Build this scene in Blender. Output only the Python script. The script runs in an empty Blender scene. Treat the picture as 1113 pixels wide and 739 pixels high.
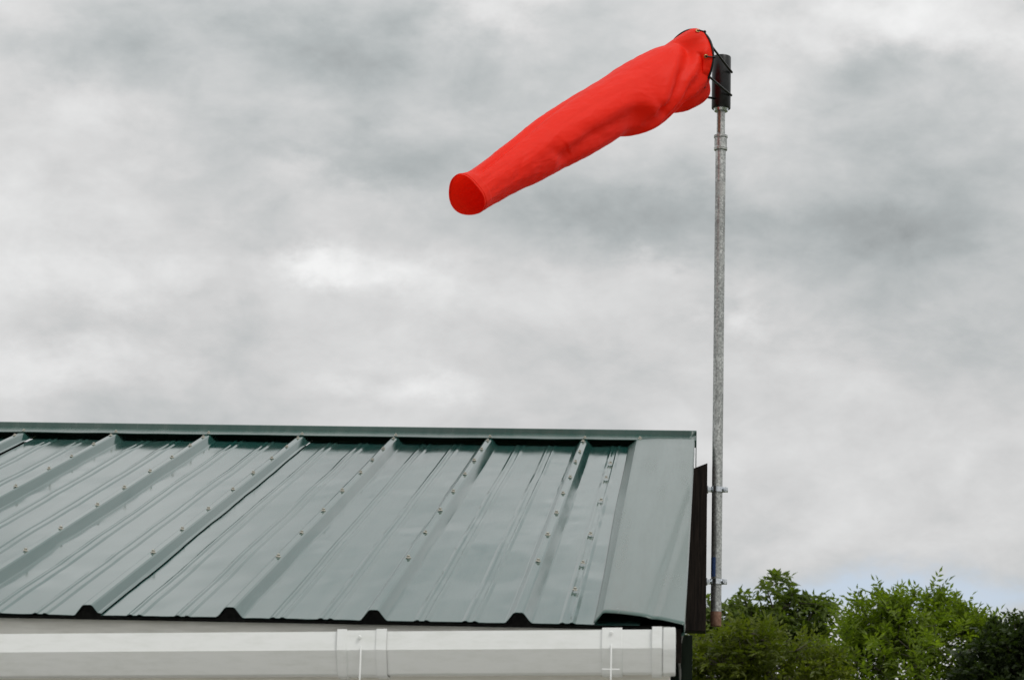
import bpy, bmesh, math, random
import numpy as np
from mathutils import Vector, Matrix, noise
R_ = math.radians
scene = bpy.context.scene
COL = scene.collection

# ------------------------------------------------------------------ camera
YAW, PIT, ROL, FPX = .0766, .2137, .0265, 2800.0
EYE = Vector((0, 0, 1.6))
F = Vector((-math.sin(YAW)*math.cos(PIT), math.cos(YAW)*math.cos(PIT), math.sin(PIT)))
R0 = Vector((math.cos(YAW), math.sin(YAW), 0)); U0 = R0.cross(F)
RT = math.cos(ROL)*R0 + math.sin(ROL)*U0
UP = -math.sin(ROL)*R0 + math.cos(ROL)*U0
cd = bpy.data.cameras.new('camera'); cam = bpy.data.objects.new('camera', cd); COL.objects.link(cam)
cam.matrix_world = Matrix(((RT.x, UP.x, -F.x, EYE.x), (RT.y, UP.y, -F.y, EYE.y), (RT.z, UP.z, -F.z, EYE.z), (0, 0, 0, 1)))
cd.sensor_width = 36; cd.lens = FPX/1113*36; cd.clip_end = 3000
cd.dof.use_dof = True; cd.dof.focus_distance = 9.6; cd.dof.aperture_fstop = (cd.lens/1000)/.0055
scene.camera = cam

def at(px, py, Y):
    """world point on the vertical plane y=Y seen at photo pixel px,py (measured survey)"""
    d = F + RT*((px-556.5)/FPX) + UP*((369.5-py)/FPX)
    return EYE + d*(Y/d.y)

# ------------------------------------------------------------------ materials
def mat(name):
    m = bpy.data.materials.new(name); m.use_nodes = True
    nt = m.node_tree
    return m, nt, nt.nodes['Principled BSDF']
def N(nt, typ, **kw):
    n = nt.nodes.new(typ)
    for k, v in kw.items():
        if k in n.inputs: n.inputs[k].default_value = v
        else: setattr(n, k, v)
    return n
def ramp(nt, fac, stops):
    r = nt.nodes.new('ShaderNodeValToRGB')
    e = r.color_ramp.elements
    while len(e) < len(stops): e.new(.5)
    for i, (p, c) in enumerate(stops):
        e[i].position = p; e[i].color = (*c, 1) if len(c) == 3 else c
    nt.links.new(fac, r.inputs['Fac']); return r
def noisetex(nt, scale, detail=4, rough=.55, stretch=None, dist=0.0):
    tc = nt.nodes.new('ShaderNodeTexCoord')
    mp = nt.nodes.new('ShaderNodeMapping')
    if stretch: mp.inputs['Scale'].default_value = stretch
    nt.links.new(tc.outputs['Object'], mp.inputs['Vector'])
    n = N(nt, 'ShaderNodeTexNoise', Scale=scale, Detail=detail, Roughness=rough, Distortion=dist)
    nt.links.new(mp.outputs['Vector'], n.inputs['Vector'])
    return n
def bump(nt, bs, src, strength, dist):
    b = N(nt, 'ShaderNodeBump', Strength=strength, Distance=dist)
    nt.links.new(src, b.inputs['Height']); nt.links.new(b.outputs['Normal'], bs.inputs['Normal'])

def simple(name, c1, c2, rough, scale=20, stretch=None, metallic=0, bstr=0, bdist=.001, lo=.35, hi=.65, spec=.5, detail=5):
    m, nt, bs = mat(name)
    n = noisetex(nt, scale, detail, .6, stretch)
    r = ramp(nt, n.outputs['Fac'], [(lo, c1), (hi, c2)])
    nt.links.new(r.outputs['Color'], bs.inputs['Base Color'])
    bs.inputs['Roughness'].default_value = rough; bs.inputs['Metallic'].default_value = metallic
    bs.inputs['Specular IOR Level'].default_value = spec
    if bstr: bump(nt, bs, n.outputs['Fac'], bstr, bdist)
    return m

def roof_material(name, base, dusty, rlo, rhi):
    m, nt, bs = mat(name)
    big = noisetex(nt, 2.2, 5, .6, (1.6, .5, .5))
    streak = noisetex(nt, 26, 6, .7, (1.0, .045, .045))
    speck = noisetex(nt, 160, 3, .6)
    mx = N(nt, 'ShaderNodeMath', operation='MULTIPLY'); nt.links.new(big.outputs['Fac'], mx.inputs[0]); nt.links.new(streak.outputs['Fac'], mx.inputs[1])
    r = ramp(nt, mx.outputs[0], [(.14, base), (.38, dusty)])
    sp = ramp(nt, speck.outputs['Fac'], [(.62, (0, 0, 0)), (.78, (1, 1, 1))])
    mix = N(nt, 'ShaderNodeMix', data_type='RGBA')
    sc_ = N(nt, 'ShaderNodeMath', operation='MULTIPLY'); sc_.inputs[1].default_value = .02
    nt.links.new(sp.outputs['Color'], sc_.inputs[0]); nt.links.new(sc_.outputs[0], mix.inputs['Factor'])
    nt.links.new(r.outputs['Color'], mix.inputs['A']); mix.inputs['B'].default_value = (.20, .22, .20, 1)
    nt.links.new(mix.outputs['Result'], bs.inputs['Base Color'])
    rr = N(nt, 'ShaderNodeMapRange'); nt.links.new(mx.outputs[0], rr.inputs['Value'])
    rr.inputs['From Min'].default_value = .1; rr.inputs['From Max'].default_value = .45
    rr.inputs['To Min'].default_value = rlo; rr.inputs['To Max'].default_value = rhi
    nt.links.new(rr.outputs['Result'], bs.inputs['Roughness'])
    return m

M = {}
M['roof'] = roof_material('painted_steel', (.009, .056, .048), (.042, .084, .075), .06, .17)
M['flash'] = roof_material('painted_flashing', (.024, .068, .056), (.060, .095, .083), .18, .32)
M['screw'] = simple('screw_cap', (.44, .42, .36), (.28, .27, .23), .5, 300)
M['eave_black'] = simple('matte_black', (.004, .004, .004), (.010, .010, .009), .95, 90, bstr=.5, spec=.1)
M['gutter'] = None
m, nt, bs = mat('white_plastic')
n1 = noisetex(nt, 9, 6, .7, (.6, 1, 2.5)); n2 = noisetex(nt, 70, 4, .6, (.3, 1, 1))
mu = N(nt, 'ShaderNodeMath', operation='MULTIPLY'); nt.links.new(n1.outputs['Fac'], mu.inputs[0]); nt.links.new(n2.outputs['Fac'], mu.inputs[1])
r = ramp(nt, mu.outputs[0], [(.20, (.79, .805, .80)), (.60, (.64, .66, .63))])
nt.links.new(r.outputs['Color'], bs.inputs['Base Color']); bs.inputs['Roughness'].default_value = .38
M['gutter'] = m
M['fascia'] = simple('weathered_fascia', (.60, .58, .53), (.74, .72, .67), .7, 14, (1, 6, 6), lo=.3, hi=.7)
M['wall'] = simple('dark_green_boarding', (.003, .0055, .0035), (.008, .012, .008), .8, 30, (4, 4, .3), bstr=.3, spec=.04)
M['board'] = simple('dark_stained_timber', (.0045, .0034, .003), (.022, .016, .0125), .8, 40, (4, 4, .25), bstr=.5, bdist=.002, spec=.15)
M['black'] = simple('black_plastic', (.004, .0045, .0045), (.010, .0105, .0105), .3, 60, spec=.35)
M['rod'] = simple('black_rod', (.003, .003, .003), (.008, .008, .008), .4, 90, spec=.3)
M['brass'] = simple('brass', (.55, .40, .16), (.38, .27, .12), .4, 200, metallic=1)
M['zinc'] = simple('zinc_plated', (.78, .81, .84), (.50, .53, .56), .25, 120, metallic=1)
M['blue'] = simple('blue_paint', (.02, .05, .15), (.05, .10, .26), .6, 200)
M['label'] = simple('worn_sticker', (.50, .51, .50), (.30, .31, .31), .6, 220)
M['cable'] = simple('grey_cable', (.09, .09, .085), (.14, .14, .13), .5, 60)
M['rust'] = simple('rusty_end', (.16, .075, .045), (.30, .17, .12), .75, 90, bstr=.3)

# galvanised steel pipe with spangle, dull streaks and a little rust
m, nt, bs = mat('galvanised_pipe')
tc = nt.nodes.new('ShaderNodeTexCoord')
v = N(nt, 'ShaderNodeTexVoronoi', Scale=200.0); nt.links.new(tc.outputs['Object'], v.inputs['Vector'])
n1 = noisetex(nt, 34, 6, .75, (1, 1, .3)); n2 = noisetex(nt, 12, 5, .7, (2, 2, .5))
hs = N(nt, 'ShaderNodeSeparateColor'); nt.links.new(v.outputs['Color'], hs.inputs['Color'])
ad = N(nt, 'ShaderNodeMath', operation='MULTIPLY_ADD'); ad.inputs[1].default_value = .36
nt.links.new(hs.outputs['Red'], ad.inputs[0]); nt.links.new(n1.outputs['Fac'], ad.inputs[2])
r = ramp(nt, ad.outputs[0], [(.38, (.20, .205, .20)), (.66, (.36, .37, .36)), (.95, (.62, .63, .61))])
ru = ramp(nt, n2.outputs['Fac'], [(.66, (0, 0, 0)), (.74, (1, 1, 1))])
mix = N(nt, 'ShaderNodeMix', data_type='RGBA'); nt.links.new(ru.outputs['Color'], mix.inputs['Factor'])
nt.links.new(r.outputs['Color'], mix.inputs['A']); mix.inputs['B'].default_value = (.30, .22, .16, 1)
nt.links.new(mix.outputs['Result'], bs.inputs['Base Color'])
bs.inputs['Metallic'].default_value = .8; bs.inputs['Roughness'].default_value = .42
bump(nt, bs, n1.outputs['Fac'], .15, .001)
M['galv'] = m

# windsock cloth: nylon that lets light through
m, nt, bs = mat('red_nylon')
out = nt.nodes['Material Output']
n1 = noisetex(nt, 26, 5, .6, None, .6)
r = ramp(nt, n1.outputs['Fac'], [(.3, (.89, .026, .009)), (.7, (.91, .032, .012))])
nt.links.new(r.outputs['Color'], bs.inputs['Base Color']); bs.inputs['Roughness'].default_value = .5
bs.inputs['Specular IOR Level'].default_value = .16
n3 = noisetex(nt, 16, 5, .6, None, 1.2)
wv = noisetex(nt, 900, 2, .5)
b1 = N(nt, 'ShaderNodeBump', Strength=.05, Distance=.006); nt.links.new(n3.outputs['Fac'], b1.inputs['Height'])
b2 = N(nt, 'ShaderNodeBump', Strength=.08, Distance=.001); nt.links.new(wv.outputs['Fac'], b2.inputs['Height'])
nt.links.new(b1.outputs['Normal'], b2.inputs['Normal']); nt.links.new(b2.outputs['Normal'], bs.inputs['Normal'])
tr = N(nt, 'ShaderNodeBsdfTranslucent'); tr.inputs['Color'].default_value = (.97, .020, .006, 1); nt.links.new(b2.outputs['Normal'], tr.inputs['Normal'])
ms = N(nt, 'ShaderNodeMixShader'); ms.inputs[0].default_value = .38
nt.links.new(bs.outputs[0], ms.inputs[1]); nt.links.new(tr.outputs[0], ms.inputs[2]); nt.links.new(ms.outputs[0], out.inputs['Surface'])
M['sock'] = m

def leaf_material(name, dark, light, odd, trans=.35, oddpos=.9):
    m, nt, bs = mat(name)
    out = nt.nodes['Material Output']
    a = N(nt, 'ShaderNodeAttribute', attribute_name='tone')
    r = ramp(nt, a.outputs['Fac'], [(0.0, dark), (oddpos-.08, light), (oddpos, odd)])
    nt.links.new(r.outputs['Color'], bs.inputs['Base Color'])
    bs.inputs['Roughness'].default_value = .5; bs.inputs['Specular IOR Level'].default_value = .3
    t = nt.nodes.new('ShaderNodeBsdfTranslucent')
    g = N(nt, 'ShaderNodeMix', data_type='RGBA', blend_type='MULTIPLY'); g.inputs['Factor'].default_value = 1
    nt.links.new(r.outputs['Color'], g.inputs['A']); g.inputs['B'].default_value = (1.9, 2.1, .5, 1)
    nt.links.new(g.outputs['Result'], t.inputs['Color'])
    s = N(nt, 'ShaderNodeMixShader'); s.inputs[0].default_value = trans
    nt.links.new(bs.outputs[0], s.inputs[1]); nt.links.new(t.outputs[0], s.inputs[2]); nt.links.new(s.outputs[0], out.inputs['Surface'])
    return m
M['bark'] = simple('bark', (.05, .04, .03), (.11, .095, .075), .9, 18, (1, 1, .2), bstr=.5, bdist=.02)
M['ground'] = simple('grass_ground', (.035, .055, .016), (.075, .085, .032), .95, .8, detail=8, bstr=.4, bdist=.05)

# ------------------------------------------------------------------ object helpers
def link(o, parent=None):
    COL.objects.link(o)
    if parent is not None: o.parent = parent
    return o
def thing(name, label, cat, loc=(0, 0, 0), group=None):
    o = link(bpy.data.objects.new(name, None)); o.location = loc; o.empty_display_size = .1
    o['label'] = label; o['category'] = cat
    if group: o['group'] = group
    return o
def obj(name, me, m, parent=None):
    """me is built in world coordinates; it is shifted to its parent's base"""
    o = bpy.data.objects.new(name, me); link(o)
    if m is not None: me.materials.append(m)
    if parent is not None:
        o.parent = parent
        p = parent; off = Vector()
        while p is not None: off += p.location; p = p.parent
        me.transform(Matrix.Translation(-off))
    return o
def bm_mesh(name, bm, smooth=None):
    bmesh.ops.recalc_face_normals(bm, faces=bm.faces)
    me = bpy.data.meshes.new(name); bm.to_mesh(me); bm.free()
    if smooth is not None:
        me.polygons.foreach_set('use_smooth', [True]*len(me.polygons))
        me.set_sharp_from_angle(angle=R_(smooth))
    return me
def add_box(bm, lo, hi, bev=0.0):
    c = [(a+b)/2 for a, b in zip(lo, hi)]; s = [b-a for a, b in zip(lo, hi)]
    g = bmesh.ops.create_cube(bm, size=1, matrix=Matrix.Translation(c) @ Matrix.Diagonal((*s, 1)))
    if bev:
        es = list({e for v in g['verts'] for e in v.link_edges})
        bmesh.ops.bevel(bm, geom=es, offset=bev, segments=2, profile=.5, affect='EDGES')
def box(name, lo, hi, m, parent, bev=.002):
    bm = bmesh.new(); add_box(bm, lo, hi, bev); return obj(name, bm_mesh(name, bm, 35), m, parent)
def add_tube(bm, pts, rads, n=12, cap=True):
    pts = [Vector(p) for p in pts]
    if not hasattr(rads, '__len__'): rads = [rads]*len(pts)
    rings = []; ref = None
    for i, p in enumerate(pts):
        a = pts[max(i-1, 0)]; b = pts[min(i+1, len(pts)-1)]
        t = (b-a).normalized() if (b-a).length > 1e-9 else Vector((0, 0, 1))
        if ref is None: ref = t.orthogonal().normalized()
        u = (ref - t*ref.dot(t)).normalized(); ref = u; w = t.cross(u)
        rings.append([bm.verts.new(p + rads[i]*(math.cos(2*math.pi*k/n)*u + math.sin(2*math.pi*k/n)*w)) for k in range(n)])
    for a, b in zip(rings, rings[1:]):
        for k in range(n): bm.faces.new((a[k], a[(k+1) % n], b[(k+1) % n], b[k]))
    if cap:
        bm.faces.new(rings[0][::-1]); bm.faces.new(rings[-1])
def tube(name, pts, rads, m, parent, n=12, sm=40):
    bm = bmesh.new(); add_tube(bm, pts, rads, n); return obj(name, bm_mesh(name, bm, sm), m, parent)
def along(a, b, tr):
    """lathe profile (t along a..b in metres, radius) -> points, radii"""
    d = (b-a).normalized(); return [a + d*t for t, _ in tr], [r for _, r in tr]
def add_extrude(bm, prof, x0, x1, closed=True, z0=0.0, z1=0.0):
    """profile of (y,z) extruded in x from x0 to x1, its z offset running z0..z1"""
    A = [bm.verts.new((x0, y, z+z0)) for y, z in prof]; B = [bm.verts.new((x1, y, z+z1)) for y, z in prof]
    k = len(prof)
    for i in range(k if closed else k-1):
        j = (i+1) % k; bm.faces.new((A[i], A[j], B[j], B[i]))
    if closed: bm.faces.new(A[::-1]); bm.faces.new(B)

# ------------------------------------------------------------------ the setting
bm = bmesh.new(); bmesh.ops.create_grid(bm, x_segments=40, y_segments=40, size=600)
g = obj('ground', bm_mesh('ground', bm), M['ground']); g['kind'] = 'structure'

bm = bmesh.new(); add_box(bm, (-7, -6, -.2), (3.5, 5.40, .004))  # unseen pale slab, added to bounce light up onto the gutter's lower face
g = obj('bounce_slab', bm_mesh('bounce_slab', bm), simple('pale_bounce', (.40, .39, .37), (.55, .54, .51), .9, 3, detail=9, bstr=.3, bdist=.004)); g['kind'] = 'structure'
# ------------------------------------------------------------------ shed
SL, YE, ZE, LEN = .3018, 5.374, 2.165, 2.933
CS, SN = math.cos(SL), math.sin(SL)
X6, SP = -.3833, .305
def rf(x, s, h): return Vector((x, YE + s*CS - h*SN, ZE + s*SN + h*CS))
rib_x = lambda i: X6 + (i-6)*SP
XL = rib_x(-5) - .05
XW = at(738, 600, 8.0).x                                       # outer face of the gable wall
shed = thing('shed', 'small dark shed with a ribbed green metal roof and white gutter', 'shed', (-1.9, 6.9, 0))

HR = .0225
def rib_profile(i, right=True):
    x = rib_x(i); p = []
    for dx, h in ((-.030, 0), (-.0265, .0015), (-.0225, .006), (-.0140, HR-.0055), (-.0112, HR-.0020), (-.0070, HR), (.0070, HR), (.0112, HR-.0020), (.0140, HR-.0055), (.0225, .006), (.0265, .0015), (.030, 0)):
        p.append((x+dx, h))
    return p
def minor(x):
    return [(x-.018, 0), (x-.0115, .0027), (x-.0080, .0027), (x-.004, .0004), (x+.004, .0004), (x+.0080, .0027), (x+.0115, .0027), (x+.018, 0)]
def pan_pts(xa, xb, n=5):
    return [(xa + (xb-xa)*k/n, 0) for k in range(1, n)]
def panel(i0, i1, x_end=None, lap=False):
    prof = []
    x_prev = rib_x(i0-1) + (.036 if lap else .030)
    prof.append((x_prev, 0))
    for i in range(i0, i1+1):
        for f_ in (1/3, 2/3):
            mx_ = rib_x(i-1) + SP*f_
            prof += pan_pts(prof[-1][0], mx_-.018, 3) + minor(mx_)
        prof += pan_pts(prof[-1][0], rib_x(i)-.030, 3) + rib_profile(i)
    if x_end is not None:
        mx_ = rib_x(i1) + SP/3
        prof += pan_pts(prof[-1][0], mx_-.018, 3) + minor(mx_) + pan_pts(mx_+.018, x_end, 5) + [(x_end, 0)]
    ns = 64
    bm = bmesh.new(); rows = []
    last = len(prof)-1
    for k in range(ns+1):
        s = LEN*k/ns; row = []
        for j, (x, h) in enumerate(prof):
            # gentle oil-canning of the thin sheet
            w = .0022*noise.noise(Vector((x*5.5, s*1.9, 3.1))) + .0009*noise.noise(Vector((x*13, s*5, 8.7)))
            w += .0016*math.sin(s*7.4 + 1.3*noise.noise(Vector((x*2.2, 0, 4))) + .6)*(.6+.8*noise.noise(Vector((x*4, s*1.2, 6))))
            dent = .0011*noise.noise(Vector((x*30, s*8.5, 1.7)))
            hh = h + w*(1.0 if h < .004 else .3) + dent*(1.0 if h < .004 else .25)
            if lap and i1 < 6 and j >= last-1: hh += .0035
            e = .0016*noise.noise(Vector((x*9, 0, 5))) if k == 0 else 0
            row.append(bm.verts.new(rf(x, s+e, hh)))
        rows.append(row)
    for a, b in zip(rows, rows[1:]):
        for j in range(last): bm.faces.new((a[j], a[j+1], b[j+1], b[j]))
    o = obj('roof_panel', bm_mesh('roof_panel', bm, 14), M['roof'], shed)
    so = o.modifiers.new('gauge', 'SOLIDIFY'); so.thickness = .0008; so.offset = -1
    es = o.modifiers.new('crisp', 'EDGE_SPLIT'); es.split_angle = R_(40)
    return o
panels = {}
P_right = panel(4, 6, x_end=-.130)
P_mid = panel(1, 3, lap=True)
P_left = panel(-2, 0, lap=True)
P_far = panel(-5, -3, lap=True)
for o, rng in ((P_right, (4, 5, 6)), (P_mid, (1, 2, 3)), (P_left, (-2, -1, 0)), (P_far, (-5, -4, -3))):
    for i in rng: panels[i] = o

# fasteners: hex head on a dished washer, one mesh shared by all
bm = bmesh.new()
add_tube(bm, [(0, 0, 0), (0, 0, .0016), (0, 0, .0028)], [.0075, .0072, .0045], 14)
add_tube(bm, [(0, 0, .0026), (0, 0, .0070), (0, 0, .0078)], [.0044, .0044, .0036], 6)
fast_me = bm_mesh('fastener', bm, 30); fast_me.materials.append(M['screw'])
rnd = random.Random(5)
def fastener(parent, x, s, h, tilt=.08):
    o = bpy.data.objects.new('fastener', fast_me); link(o, parent)
    off = Vector(); p = parent
    while p is not None: off += p.location; p = p.parent
    o.location = rf(x, s, h) - off
    o.rotation_euler = (SL + rnd.uniform(-tilt, tilt), rnd.uniform(-tilt, tilt), rnd.uniform(0, 1))
    o.scale = [rnd.uniform(.82, .95)]*3
    return o
depths = [8.06, 7.86, 7.60, 7.31, 6.99, 6.66, 6.32, 5.98]
for i in range(-1, 7):
    for d in depths:
        s = (d-YE)/CS + rnd.uniform(-.025, .025)
        fastener(panels[i], rib_x(i) + rnd.uniform(-.0015, .0015), s, HR+.0005)
for d in (7.72, 7.42, 7.0, 6.45, 6.05, 5.72):
    fastener(P_right, X6 + SP/3 + rnd.uniform(-.003, .003), (d-YE)/CS, .0045)

# black strip under the sheet edge and up into the ribs
bm = bmesh.new()
prof = []
for i in range(-5, 7):
    prof += [(x, h-.0035) for x, h in rib_profile(i)]
xs = [(XL, -.0035)] + [p for p in prof] + [(-.130, -.0035), (-.094, -.0035)]
sec = []
for x, h in xs:
    hh = h - .0008
    jit = .002*noise.noise(Vector((x*40, 2, 0)))
    sec.append([bm.verts.new(rf(x, .010+jit, hh)), bm.verts.new(rf(x, .010+jit, -.0115)), bm.verts.new(rf(x, .024, -.0115)), bm.verts.new(rf(x, .024, hh))])
for a, b in zip(sec, sec[1:]):
    for k in range(4): bm.faces.new((a[k], a[(k+1) % 4], b[(k+1) % 4], b[k]))
obj('eave_strip', bm_mesh('eave_strip', bm, 30), M['eave_black'], shed)

# roof structure hidden under the sheets: eaves board, deck
bm = bmesh.new()
a = [rf(x, s, h) for h in (-.034, -.0135) for (x, s) in ((XL, .085), (-.130, .085), (-.130, LEN-.01), (XL, LEN-.01))]
v = [bm.verts.new(p) for p in a]
for f_ in ((0, 3, 2, 1), (4, 5, 6, 7), (0, 1, 5, 4), (1, 2, 6, 5), (2, 3, 7, 6), (3, 0, 4, 7)): bm.faces.new([v[k] for k in f_])
obj('roof_deck', bm_mesh('roof_deck', bm), M['board'], shed)

# ridge cap: flange over the ribs, upstand, top, back drop
def cap_row(x):
    w = .0016*noise.noise(Vector((x*3.1, 4, 0))) + .0012*noise.noise(Vector((x*9, 7, 0)))
    sag = -.0035*max(0, 1-abs(x+.215)/.14)*0
    p = [rf(x, LEN-.058, HR+.0002+w+sag), rf(x, LEN-.057, HR+.0026+w+sag), rf(x, LEN+.048, HR+.005)]
    b = p[-1]
    p += [b + Vector((0, .003, .0150)), b + Vector((0, .006, .0175)), b + Vector((0, .062, .0180)), b + Vector((0, .066, .0150)), b + Vector((0, .067, -.020)), b + Vector((0, .072, -.026))]
    return p
bm = bmesh.new(); rows = []
nx = 150; xr = at(757, 467, 8.17).x
for k in range(nx+1):
    x = XL + (xr-XL)*k/nx; rows.append([bm.verts.new(p) for p in cap_row(x)])
for a, b in zip(rows, rows[1:]):
    for j in range(len(a)-1): bm.faces.new((a[j], b[j], b[j+1], a[j+1]))
cap = obj('ridge_cap', bm_mesh('ridge_cap', bm, 20), M['flash'], shed)
so = cap.modifiers.new('gauge', 'SOLIDIFY'); so.thickness = .0016; so.offset = 0
a = rf(xr, LEN+.048, HR+.019)
box('end_return', (xr-.0022, a.y+.002, a.z-.108), (xr+.0006, a.y+.060, a.z+.0005), M['flash'], cap, .0003)
for i in range(0, 7): fastener(cap, rib_x(i)+.002, LEN-.040, HR+.0038)
fastener(cap, -.205, LEN-.040, HR+.0038)

# barge flashing along the gable edge: foot, crest, sagging top, turn-down
YR = YE + LEN*CS - .02
BF = (at(645.5, 671, 5.38).x, at(683, 476, YR).x); BC = (at(657, 659, 5.38).x, at(693.5, 476, YR).x); BE = (at(744, 675, 5.38).x, at(755, 474, YR).x)
def mixx(p, t): return p[0] + (p[1]-p[0])*t
def barge_row(t):
    s = -.004 + t*(LEN-.025)
    xf = mixx(BF, t) + .0015*math.sin(t*9); xc = mixx(BC, t); xe = mixx(BE, t)
    he = .004 + .026*t**1.1
    crease = -.0022*math.exp(-((t-.38)/.5)**2)
    P = [(xf, .0045), (xf+.003, .0065), (xc-.003, .0255), (xc+.003, .0270)]
    for k in range(1, 30):
        u = k/30
        h = .0270*(1-u) + he*u + .0045*math.sin(math.pi*u)*(1-.6*t)
        xk = xc + (xe-xc)*u
        # diagonal dent running down the flashing
        uc = .60 + .40*t/.63
        h += -.0020*math.exp(-((u-uc)/.055)**2) - .0012*math.exp(-(max(0, u-uc)/.16)**2)*(u > uc)*0
        h += .0012*noise.noise(Vector((u*2.5, t*5, 3)))
        P.append((xk, h))
    P += [(xe-.002, he+.0006), (xe, he-.002), (xe+.0005, he-.022-.03*t), (xe-.006, he-.025-.03*t)]
    return [rf(x, s, h) for x, h in P]
bm = bmesh.new(); rows = []
nb = 80
for k in range(nb+1): rows.append([bm.verts.new(p) for p in barge_row(k/nb)])
for a, b in zip(rows, rows[1:]):
    for j in range(len(a)-1): bm.faces.new((a[j], a[j+1], b[j+1], b[j]))
fl = obj('barge_flashing', bm_mesh('barge_flashing', bm, 24), M['flash'], shed)
so = fl.modifiers.new('gauge', 'SOLIDIFY'); so.thickness = .0014; so.offset = -1
# dark timber barge board under the flashing
bm = bmesh.new()
a = [rf(x, s, h) for h in (-.085, -.012) for (x, s) in ((-.128, .03), (BE[0]-.006, .03), (BE[1]-.008, LEN-.02), (-.128, LEN-.02))]
v = [bm.verts.new(p) for p in a]
for f_ in ((0, 3, 2, 1), (4, 5, 6, 7), (0, 1, 5, 4), (1, 2, 6, 5), (2, 3, 7, 6), (3, 0, 4, 7)): bm.faces.new([v[k] for k in f_])
obj('barge_board', bm_mesh('barge_board', bm), M['board'], shed)

# fascia, walls, corner
YF = 5.402
zt = rf(0, (YF-YE)/CS, -.0070).z
xg0 = at(729, 690, 5.41).x
box('fascia', (XL, YF, zt-.17), (xg0, YF+.02, zt), M['fascia'], shed)
YWF = YF+.080; YWB = YE+LEN*CS-.03
box('soffit', (XL, YF+.021, zt-.165), (-.130, YWF, zt-.150), M['board'], shed)
bm = bmesh.new()
def zroof(y): return rf(0, (y-YE)/CS, -.036).z
k = 0; x = XL+.02
while x < XW-.04:
    x2 = min(x+.12, XW-.02); add_box(bm, (x, YWF, 0), (x2-.004, YWF+.022, zroof(YWF)-.002), .003); x = x2
obj('front_wall', bm_mesh('front_wall', bm, 30), M['wall'], shed)
bm = bmesh.new()
y = YWF+.025
while y < YWB-.02:                               # gable of vertical boards cut to the roof slope
    y2 = min(y+.12, YWB)
    vs = [bm.verts.new(p) for p in ((XW-.022, y, 0), (XW-.022, y2-.004, 0), (XW-.022, y2-.004, zroof(y2)), (XW-.022, y, zroof(y)),
                                    (XW, y, 0), (XW, y2-.004, 0), (XW, y2-.004, zroof(y2)), (XW, y, zroof(y)))]
    for f_ in ((0, 3, 2, 1), (4, 5, 6, 7), (0, 1, 5, 4), (1, 2, 6, 5), (2, 3, 7, 6), (3, 0, 4, 7)): bm.faces.new([vs[q] for q in f_])
    y = y2
obj('gable_wall', bm_mesh('gable_wall', bm), M['wall'], shed)
box('back_wall', (XL+.02, YWB+.003, 0), (XW, YWB+.022, zroof(YWB)+.0), M['wall'], shed)
box('corner_trim', (at(730, 720, YWF).x, YWF-.026, 0), (at(752.5, 720, YWF-.02).x, YWF-.001, zt-.012), M['wall'], shed)

# mounting board for the pole
xb0, xb1 = XW+.002, at(768, 600, 8.06).x
zb0 = at(760, 685.5, 8.055).z; zb1 = at(768, 503, 8.055).z
bm = bmesh.new()
vs = []
for y in (8.055, 8.135):
    vs += [bm.verts.new(p) for p in ((xb0, y, zb0), (xb1, y, zb0), (xb1, y, zb1), (xb0, y, zb1-.034))]
for f_ in ((0, 1, 2, 3), (7, 6, 5, 4), (0, 4, 5, 1), (1, 5, 6, 2), (2, 6, 7, 3), (3, 7, 4, 0)): bm.faces.new([vs[q] for q in f_])
bmesh.ops.bevel(bm, geom=list(bm.edges), offset=.0015, segments=1, affect='EDGES')
obj('mounting_board', bm_mesh('mounting_board', bm, 30), M['board'], shed)

# gutter
YG = 5.300
gl = at(0, 688.6, YG); gr = at(735, 683.6, YG)
def gz(x): return gl.z + (gr.z-gl.z)*(x-gl.x)/(gr.x-gl.x)
D = YF-.002-YG
prof_out = [(0, 0), (0, -.0385), (.0035, -.042), (.030, -.083), (.036, -.0865), (.078, -.0865), (.092, -.080), (D-.001, -.045), (D-.001, .002)]
def gutter_profile(off, t=.0022, lip=True):
    o = []
    for k, (y, z) in enumerate(prof_out):
        yy = y; zz = z
        if k <= 1: yy -= off
        elif k <= 3: yy -= off*.75; zz -= off*.65
        elif k <= 6: zz -= off
        o.append((YG+yy, zz + (off if k == 0 else 0)))
    inn = []
    for k, (y, z) in reversed(list(enumerate(prof_out))):
        yy, zz = y, z
        if k in (0, 1): yy += t
        elif k in (2, 3): yy += t*.75; zz += t*.65
        elif k in (4, 5, 6): zz += t
        else: yy -= t
        inn.append((YG+yy, zz + (off if k == 0 else 0)))
    return o + inn
def gut_piece(name, x0, x1, off, parent, m='gutter'):
    bm = bmesh.new(); add_extrude(bm, gutter_profile(off), x0, x1, True, gz(x0), gz(x1))
    bmesh.ops.bevel(bm, geom=[e for e in bm.edges if abs(e.verts[0].co.x-e.verts[1].co.x) < 1e-6], offset=.0006, segments=1, affect='EDGES')
    return obj(name, bm_mesh(name, bm, 32), M[m], parent)
xg = lambda px: at(px, 705, YG).x
gutter = gut_piece('gutter', XL-.05, xg(731), 0, shed)
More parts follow.
